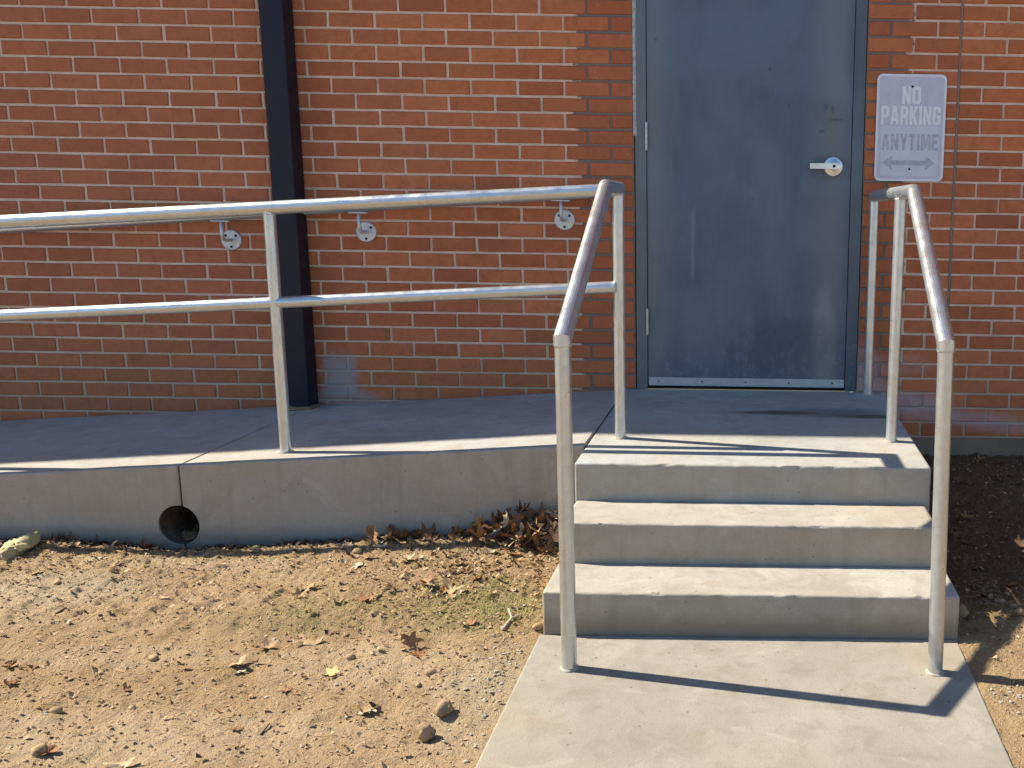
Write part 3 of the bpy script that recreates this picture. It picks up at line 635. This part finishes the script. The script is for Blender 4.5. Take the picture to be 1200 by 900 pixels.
GL = {
 'N': (1, [[(0,0),(0,1),(.34,1),(.68,.45),(.68,1),(1,1),(1,0),(.66,0),(.32,.55),(.32,0)]]),
 'O': (1, [[(.2,0),(0,.12),(0,.88),(.2,1),(.8,1),(1,.88),(1,.12),(.8,0)], [(.34,.2),(.34,.8),(.66,.8),(.66,.2)]]),
 'P': (1, [[(0,0),(0,1),(.8,1),(1,.88),(1,.5),(.8,.38),(.35,.38),(.35,0)], [(.35,.55),(.35,.83),(.65,.83),(.65,.55)]]),
 'A': (1.05, [[(0,0),(.3,1),(.7,1),(1,0),(.68,0),(.63,.2),(.37,.2),(.32,0)], [(.42,.38),(.58,.38),(.5,.76)]]),
 'R': (1, [[(0,0),(0,1),(.8,1),(1,.88),(1,.56),(.85,.46),(1,.36),(1,0),(.66,0),(.66,.34),(.35,.38),(.35,0)], [(.35,.55),(.35,.83),(.65,.83),(.65,.55)]]),
 'K': (1, [[(0,0),(0,1),(.35,1),(.35,.62),(.64,1),(1,1),(.64,.54),(1,0),(.63,0),(.42,.36),(.35,.28),(.35,0)]]),
 'I': (.36, [[(0,0),(0,1),(1,1),(1,0)]]),
 'G': (1, [[(.2,0),(0,.12),(0,.88),(.2,1),(.8,1),(1,.88),(1,.66),(.66,.66),(.66,.82),(.34,.82),(.34,.18),(.66,.18),(.66,.36),(.52,.36),(.52,.52),(1,.52),(1,.12),(.8,0)]]),
 'Y': (1, [[(.33,0),(.33,.4),(0,1),(.34,1),(.5,.64),(.66,1),(1,1),(.67,.4),(.67,0)]]),
 'T': (.9, [[(.32,0),(.32,.82),(0,.82),(0,1),(1,1),(1,.82),(.68,.82),(.68,0)]]),
 'M': (1.25, [[(0,0),(0,1),(.36,1),(.5,.5),(.64,1),(1,1),(1,0),(.73,0),(.73,.62),(.59,.1),(.41,.1),(.27,.62),(.27,0)]]),
 'E': (.85, [[(0,0),(0,1),(1,1),(1,.82),(.4,.82),(.4,.6),(.9,.6),(.9,.42),(.4,.42),(.4,.18),(1,.18),(1,0)]]),
}
def words(txt, cx, cz, w, h, mat):
    """one word of bold condensed block capitals, flat print on the plate"""
    gap = .17; tot = sum(GL[c][0] for c in txt) + gap * (len(txt) - 1); x = 0; bm = bmesh.new()
    for ch in txt:
        wd, loops = GL[ch]; es = []
        for lp in loops:
            vs = [bm.verts.new((SGX + cx + ((x + px_ * wd) / tot - .5) * w, SGY - .0009, SGZ + cz + (pz_ - .5) * h)) for px_, pz_ in lp]
            es += [bm.edges.new((vs[i], vs[(i + 1) % len(vs)])) for i in range(len(vs))]
        bmesh.ops.triangle_fill(bm, use_beauty=True, use_dissolve=False, edges=es); x += wd + gap
    for f in bm.faces:
        f.normal_update()
        if f.normal.y > 0: f.normal_flip()
    me = bpy.data.meshes.new('lettering'); bm.to_mesh(me); bm.free(); return link('lettering', me, mat, pan)
words('NO', 0, .140, .082, .074, M['sign_hi']); words('PARKING', 0, .054, .262, .080, M['sign_hi']); words('ANYTIME', 0, -.060, .250, .071, M['sign_lo'])
ah, ax, at = .031, .117, .0105
plate('arrow', [(-ax, 0), (-ax + .044, -ah), (-ax + .040, -at), (ax - .040, -at), (ax - .044, -ah), (ax, 0), (ax - .044, ah), (ax - .040, at), (-ax + .040, at), (-ax + .044, ah)], SGY - .0010, SGY - .0008, M['sign_lo'], pan, -.002, -.149)
for zc in (.176, -.176):
    bm = bmesh.new(); lathe(bm, ((.0048, 0), (.0048, .003), (.0025, .0045)), (SGX + .002, SGY - .0011, SGZ + zc), 12); from_bm('bolt', bm, M['bolt'], sg)

# ------------------------------------------------------------------ dirt litter
def leaf_mesh(seed, curl, oval=False):
    """crumpled dead leaf: toothed outline, raised and folded along a midrib"""
    r = random.Random(seed); n = 20; lob = r.choice((3, 5, 5)); ph = r.uniform(0, 6.28); V = [(0, 0, 0)]; F = []
    k1, k2, k3 = r.uniform(1.5, 3.5), r.uniform(0, 6.28), r.uniform(.5, 1.4); fold = r.uniform(-.5, .9); out = []
    for i in range(n):
        t = 2 * math.pi * i / n
        rad = (.78 if oval else .68 + .26 * math.cos(lob * t)) + r.uniform(-.13, .13)
        if r.random() < .12: rad *= .6
        out.append((rad * math.cos(t) * 1.15, rad * math.sin(t) * (.52 if oval else .88)))
    def bend(x, y): return curl * (.55 * k3 * x * x + .3 * y * y) + fold * abs(y) * .6 + .13 * (.4 + curl) * math.sin(k1 * 2 * x + k2) * math.cos(k1 * y * 1.7) + r.uniform(-.06, .06)
    mid = [(x * .55, y * .55, bend(x * .55, y * .55)) for x, y in out]; rim = [(x, y, bend(x, y)) for x, y in out]
    V += mid + rim
    for i in range(n):
        j = (i + 1) % n; F += [(0, 1 + i, 1 + j), (1 + i, 1 + n + i, 1 + n + j, 1 + j)]
    k = len(V); z9 = bend(-.7, 0); V += [(-.7, .025, z9), (-.7, -.025, z9), (-1.35, .05 + r.uniform(-.2, .2), z9 + .12), (-1.35, .02, z9 + .12)]; F += [(k, k + 1, k + 3, k + 2)]
    zs = sorted(v[2] for v in V); zmin = zs[3]; V = [(x, y, z - zmin) for x, y, z in V]
    me = bpy.data.meshes.new('leaf'); me.from_pydata(V, [], F); me.polygons.foreach_set('use_smooth', [True] * len(F)); return me
LB = {}
def leaf_obj(kind, x, y, size, rz, tilt, curl, seed, label, group, z=None, cat='leaf'):
    key = (kind, seed % 9, round(curl, 1))
    if key not in LB:
        LB[key] = leaf_mesh(hash((seed % 9, int(curl * 10))) & 0xffff, curl, seed % 9 in (2, 7)); LB[key].materials.append(M[kind])
    o = bpy.data.objects.new('dry_leaf', LB[key]); COL.objects.link(o); o.scale = (size,) * 3
    o.rotation_euler = (tilt[0], tilt[1], rz)
    o.location = (x, y, (gz(x, y) if z is None else z) - .001 + size * .5 * (abs(math.sin(tilt[0])) + abs(math.sin(tilt[1]))))
    return tag(o, label, cat, group)
def at(u, v, z=0.0):
    d = np.array([(u - 891.25) / 1150, -(v - 450) / 1150, 1.0]) @ RM; t = (z - CP[2]) / d[2]; p = CP + t * d; return float(p[0]), float(p[1])
rl_ = random.Random(21)
def scatter(lst, kind, label, group, curl=(.3, .9)):
    for k, (u, v, s) in enumerate(lst):
        x, y = at(u, v, .02); leaf_obj(kind, x, y, s, rl_.uniform(0, 6.28), (rl_.uniform(-.3, .3), rl_.uniform(-.3, .3)), round(rl_.uniform(*curl), 1), rl_.randrange(99), label, group)
G1 = 'tan leaves on the dirt'; L1 = 'curled tan dry leaf lying on the sunlit dirt below the ramp'
scatter([(312, 750, .034), (356, 742, .042), (280, 770, .028), (428, 819, .034), (252, 708, .028), (190, 700, .022), (146, 880, .032), (40, 672, .024), (255, 715, .02), (440, 700, .026), (480, 665, .03), (462, 672, .026), (505, 690, .03), (530, 693, .04), (430, 660, .03), (360, 690, .034), (395, 708, .028), (540, 668, .024), (590, 655, .028), (610, 640, .03), (575, 660, .024), (630, 640, .03), (620, 655, .022), (545, 643, .03), (500, 642, .034), (470, 647, .03), (170, 640, .022), (70, 700, .022), (350, 700, .03), (600, 690, .02), (85, 643, .03), (128, 645, .026), (232, 646, .026), (345, 648, .024), (300, 648, .022), (410, 648, .028)], 'leaf_tan', L1, G1)
scatter([(148, 797, .022), (12, 770, .022), (35, 770, .018), (425, 705, .036), (500, 688, .034), (520, 692, .03), (560, 684, .03), (550, 725, .026), (548, 676, .022), (600, 663, .034), (586, 650, .036), (255, 820, .018), (275, 840, .018), (490, 755, .03), (335, 798, .016), (345, 800, .014), (640, 690, .022), (55, 868, .03), (12, 792, .02)], 'leaf_brown', 'crumpled brown dry leaf on the sunlit dirt below the ramp', 'brown leaves on the dirt', (.5, 1.1))
scatter([(390, 777, .030)], 'leaf_yellow', 'flat yellow leaf lying alone on the bare dirt', None, (.2, .3))
scatter([(430, 820, .028), (280, 776, .020), (15, 655, .018), (115, 655, .02), (420, 668, .024), (445, 652, .026)], 'leaf_pale', 'bleached pale leaf scrap on the sunlit dirt below the ramp', 'pale leaf scraps on the dirt', (.2, .6))
x, y = at(481, 748, .02); leaf_obj('leaf_brown', x, y, .034, .5, (1.25, .2), .3, 4, 'brown leaf standing on its edge in the dirt', None)
for k in range(92):      # heap in the corner between ramp and steps
    t = rl_.random(); x = (2.22 + .34 * rl_.random() ** .8) if k < 66 else rl_.uniform(1.85, 2.3); y = RY - .022 - (.16 if k < 66 else .06) * rl_.random() ** 1.3
    h = .085 * max(0, 1 - abs(y - RY + .03) / .2) * sm(np.array([x]), 2.16, 2.34)[0]
    if x > 2.565 and y < SY: continue
    kd = rl_.choice(['leaf_brown', 'leaf_brown', 'leaf_dark', 'leaf_dark', 'leaf_tan'])
    leaf_obj(kd, x, y, rl_.uniform(.028, .048), rl_.uniform(0, 6.28), (rl_.uniform(-.9, .9), rl_.uniform(-.9, .9)), round(rl_.uniform(.3, 1.1), 1), rl_.randrange(99), 'dry leaf in the brown heap piled against ramp and steps', 'leaf heap in the corner', gz(x, y) + h * rl_.random() ** .6)
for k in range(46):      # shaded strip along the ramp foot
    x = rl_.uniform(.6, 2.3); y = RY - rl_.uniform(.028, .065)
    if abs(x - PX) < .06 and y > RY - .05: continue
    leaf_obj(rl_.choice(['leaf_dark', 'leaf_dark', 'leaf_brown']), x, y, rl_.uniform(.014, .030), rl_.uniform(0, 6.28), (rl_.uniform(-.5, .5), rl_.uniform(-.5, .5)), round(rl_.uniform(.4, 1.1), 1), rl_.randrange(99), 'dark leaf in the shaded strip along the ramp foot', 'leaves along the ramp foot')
for k in range(40):      # shaded bed right of the steps
    x = rl_.uniform(3.84, 4.5); y = rl_.uniform(-1.75, -.05)
    leaf_obj(rl_.choice(['leaf_dark', 'leaf_brown', 'leaf_tan', 'leaf_dark']), x, y, rl_.uniform(.016, .034), rl_.uniform(0, 6.28), (rl_.uniform(-.4, .4), rl_.uniform(-.4, .4)), round(rl_.uniform(.3, 1.0), 1), rl_.randrange(99), 'dead leaf on the shaded soil right of the steps', 'leaves right of the steps')

def rock(name, x, y, s, mat, label, seed, sub=2, cat='stone', group=None, flat=(1, .8, .65), sink=.3, rgh=.45):
    bm = bmesh.new(); bmesh.ops.create_icosphere(bm, subdivisions=sub, radius=1); r = np.random.default_rng(seed); o3 = r.uniform(0, 50, 3)
    co = np.array([v.co[:] for v in bm.verts]); n = fbm2(co[:, 0] + o3[0] + co[:, 2] * .7, co[:, 1] + o3[1] - co[:, 2] * .5, 1.6, 3, seed)
    n_ = fbm2(co[:, 0] * 1.3 + co[:, 2] + o3[2], co[:, 1] - co[:, 2], 5, 3, seed + 3)
    for v, a, b_ in zip(bm.verts, n, n_): v.co = Vector((v.co.x * flat[0], v.co.y * flat[1], v.co.z * flat[2])) * (s * (1 + rgh * a + .25 * rgh * b_))
    o = from_bm(name, bm, mat, None, True); o.location = (x, y, gz(x, y) + s * flat[2] * (1 - sink)); o.rotation_euler = (0, 0, r.uniform(0, 6))
    if label: tag(o, label, cat, group)
    return o
x, y = at(498, 857, 0); rock('stone', x, y, .024, M['stone'], 'upright tan pebble on bare dirt left of the walk', 3, 3, flat=(.8, .8, 1.0))
x, y = at(521, 831, 0); rock('stone', x, y, .026, M['stone'], 'brown flattened clod on bare dirt beside the walk', 8, 3, 'clod')
x, y = at(24, 647, .02); rock('yellow_stone', x, y, .055, M['yellow'], 'pale yellow lump of stone at the foot of the ramp', 5, 4, flat=(1.45, .7, .55), sink=.3, rgh=.8)
x, y = at(10, 648, .02); rock('stone', x, y - .03, .02, M['rubble'], 'small whitish stone in front of the yellow lump', 15, 3)
SMALL = [(66, 828, .016), (68, 690, .013), (630, 738, .016), (640, 735, .014), (155, 826, .010), (490, 800, .010), (505, 787, .016), (410, 770, .012), (300, 652, .014), (352, 648, .015), (180, 770, .012), (45, 878, .018), (420, 660, .016), (1172, 706, .016), (1187, 712, .014), (1160, 700, .013), (1195, 722, .017), (1180, 695, .012), (1126, 722, .030)]
for k, (u, v, s) in enumerate(SMALL):
    x, y = at(u, v, 0.0); right = u > 700
    rock('pebble', x, y, s, M['stone'] if right else M['clod'], 'brown lump of rubble on the soil right of the walk' if right else 'small brown clod on the dirt left of the walk', 40 + k, 2, 'pebble', 'rubble right of the walk' if right else 'small clods on the dirt')
def stick(pts, r, mat, label, name='twig'):
    P3 = []
    for u, v, dz in pts:
        x, y = at(u, v, 0.01); P3.append((x, y, gz(x, y) + r * .6 + dz))
    bm = bmesh.new(); tube(bm, P3, r, 8); tag(from_bm(name, bm, mat, None, True), label, 'twig')
stick([(65, 719, 0), (78, 715, .004)], .0035, M['twig'], 'short dark twig on the pale patch of dirt')
stick([(588, 735, .0), (600, 727, .006), (611, 721, .002)], .004, M['stick_pale'], 'pale forked stick end on weeds beside the lowest step')
stick([(596, 716, .012), (600, 727, .006)], .0035, M['stick_pale'], 'short pale stick propped on another by the lowest step')
stick([(304, 848, 0), (315, 838, .003)], .002, M['twig'], 'thin dark twig on the open bare dirt')

# uncountable crumbs, straw and weeds
def crumbs(name, pts, mat, smin, smax, seed):
    r = np.random.default_rng(seed); ic = bmesh.new(); bmesh.ops.create_icosphere(ic, subdivisions=1, radius=1); base = np.array([v.co[:] for v in ic.verts]); fc = np.array([[v.index for v in f.verts] for f in ic.faces]); ic.free()
    n = len(pts); s = smin * (smax / smin) ** (r.random(n) ** 2.2); sc3 = s[:, None] * r.uniform(.55, 1.25, (n, 3)) * (1, 1, .7)
    ang = r.uniform(0, 6.28, n); b = base[None] * sc3[:, None, :] * r.uniform(.6, 1.25, (n, len(base), 1))
    X = b[..., 0] * np.cos(ang)[:, None] - b[..., 1] * np.sin(ang)[:, None]; Y = b[..., 0] * np.sin(ang)[:, None] + b[..., 1] * np.cos(ang)[:, None]
    z = ground_z(pts[:, 0], pts[:, 1]) + s * .3; V = np.stack([X + pts[:, 0:1], Y + pts[:, 1:2], b[..., 2] + z[:, None]], -1).reshape(-1, 3); F = (fc[None] + (np.arange(n) * len(base))[:, None, None]).reshape(-1, 3)
    me = bpy.data.meshes.new(name); me.from_pydata(V.tolist(), [], F.tolist()); me.polygons.foreach_set('use_smooth', [False] * len(me.polygons)); return link(name, me, mat)
def free(p):
    inside = (p[:, 0] > WX0 - .004) & (p[:, 0] < WX1 + .004) & (p[:, 1] < -1.2)
    stair = (p[:, 0] > 2.56) & (p[:, 0] < 3.80); ramp_ = (p[:, 0] < 2.62) & (p[:, 1] > RY - .008)
    return p[~(inside | stair | ramp_)]
def area(n, x0, x1, y0, y1): return free(np.stack([rng.uniform(x0, x1, n), rng.uniform(y0, y1, n)], 1))
p = np.concatenate([area(11000, .3, 2.6, -2.75, -1.1), area(3000, 3.78, 4.6, -2.7, -.03)])
tag(crumbs('soil_crumbs', p, M['clod'], .0010, .0062, 1), 'loose brown crumbs of soil strewn over the dirt', 'soil', kind='stuff')
p = np.concatenate([area(500, .3, 2.6, -2.75, -1.1), area(420, 3.78, 4.6, -2.6, -.03), np.stack([rng.normal(2.52, .035, 260), rng.normal(-2.1, .2, 260)], 1), np.stack([rng.normal(3.93, .07, 240), rng.normal(-2.10, .07, 240)], 1), np.stack([rng.normal(1.1, .18, 200), rng.normal(-1.5, .08, 200)], 1)])
tag(crumbs('pale_grit', free(p), M['rubble'], .0015, .007, 2), 'pale grit scattered over the dirt and along the walk edge', 'grit', kind='stuff')
xs = rng.uniform(.3, 2.55, 1500); p = np.stack([xs, RY - .010 - .05 * rng.random(1500) ** 1.3], 1)
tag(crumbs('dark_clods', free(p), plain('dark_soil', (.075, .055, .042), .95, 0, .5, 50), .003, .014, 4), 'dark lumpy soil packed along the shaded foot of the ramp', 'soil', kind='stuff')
def blades(name, pts, mat, lmin, lmax, wd, up, seed):
    r = np.random.default_rng(seed); V, F = [], []
    z0 = ground_z(pts[:, 0], pts[:, 1])
    for (x, y), z in zip(pts, z0):
        L = r.uniform(lmin, lmax); a = r.uniform(0, 6.28); e = r.uniform(*up); dx, dy = math.cos(a), math.sin(a); w_ = wd * r.uniform(.6, 1.3); k = len(V); b = r.uniform(-.3, .3)
        for i, t in enumerate((0, .5, 1)):
            c = (x + dx * L * t * math.cos(e) - dy * b * L * t * t, y + dy * L * t * math.cos(e) + dx * b * L * t * t, z + .0015 + L * math.sin(e) * (t - .35 * t * t)); ww = w_ * (1 - .75 * t)
            V += [(c[0] - dy * ww, c[1] + dx * ww, c[2]), (c[0] + dy * ww, c[1] - dx * ww, c[2] + ww * .4)]
        F += [(k, k + 1, k + 3, k + 2), (k + 2, k + 3, k + 5, k + 4)]
    me = bpy.data.meshes.new(name); me.from_pydata(V, [], F); return link(name, me, mat)
def flakes(name, pts, mat, smin, smax, seed):
    r = np.random.default_rng(seed); V, F = [], []; z0 = ground_z(pts[:, 0], pts[:, 1])
    for (x, y), z in zip(pts, z0):
        s = smin * (smax / smin) ** (r.random() ** 1.6); a = r.uniform(0, 6.28); k = len(V); m = 5; tx, ty = r.uniform(-.6, .6, 2); cu = r.uniform(0, 1.2)
        for i in range(m):
            t = a + 6.28 * i / m; q = s * r.uniform(.45, 1.1); dx, dy = q * math.cos(t), q * math.sin(t) * .7
            V.append((x + dx, y + dy, z + .0015 + s * .35 + tx * dx + ty * dy + cu * dx * dx / s))
        V.append((x, y, z + .001 + s * .3)); F += [(k + i, k + (i + 1) % m, k + m) for i in range(m)]
    me = bpy.data.meshes.new(name); me.from_pydata(V, [], F); return link(name, me, mat)
fl = np.concatenate([area(1500, .3, 2.6, -2.7, -1.1), free(np.stack([rng.uniform(.5, 2.58, 900), -1.12 - np.abs(rng.normal(0, .16, 900))], 1)), free(np.stack([rng.normal(2.3, .2, 700), rng.normal(-1.45, .15, 700)], 1)), area(500, 3.79, 4.6, -2.5, -.1)])
tag(flakes('leaf_crumbs', fl, M['leaf_tan'], .003, .013, 12), 'broken tan leaf crumbs strewn over the dirt', 'leaf litter', kind='stuff')
fl = np.concatenate([area(500, .3, 2.6, -2.7, -1.1), free(np.stack([rng.uniform(.5, 2.58, 500), -1.10 - np.abs(rng.normal(0, .07, 500))], 1)), free(np.stack([rng.normal(2.35, .15, 400), rng.normal(-1.3, .12, 400)], 1)), area(500, 3.79, 4.6, -2.5, -.1)])
tag(flakes('dark_leaf_crumbs', fl, M['leaf_dark'], .003, .014, 13), 'dark broken leaf crumbs gathered near the ramp foot', 'leaf litter', kind='stuff')
cl = rng.integers(0, 60, 1500); cc = np.stack([rng.uniform(.4, 2.55, 60), rng.uniform(-2.6, -1.15, 60)], 1); p = cc[cl] + rng.normal(0, .05, (1500, 2))
p = np.concatenate([free(p), area(900, .3, 2.6, -2.7, -1.1), area(520, 3.79, 4.6, -2.5, -.1), free(np.stack([rng.normal(3.95, .12, 420), rng.normal(-1.45, .22, 420)], 1))])
tag(blades('straw_litter', p, M['straw'], .008, .045, .0010, (0, .30), 6), 'broken dry straw scattered over the dirt', 'straw', kind='stuff')
p = np.concatenate([np.stack([rng.normal(2.38, .12, 900), rng.normal(-1.62, .075, 900)], 1), np.stack([rng.normal(1.9, .14, 300), rng.normal(-1.72, .07, 300)], 1), np.stack([rng.normal(3.93, .05, 160), rng.normal(-1.60, .06, 160)], 1), np.stack([rng.uniform(.8, 2.2, 60), rng.normal(-1.17, .012, 60)], 1)])
tag(blades('weeds', free(p), M['weed'], .008, .030, .0012, (.15, .9), 8), 'low yellow-green weeds in patches on the dirt', 'weeds', kind='stuff')
bpy.context.view_layer.update()
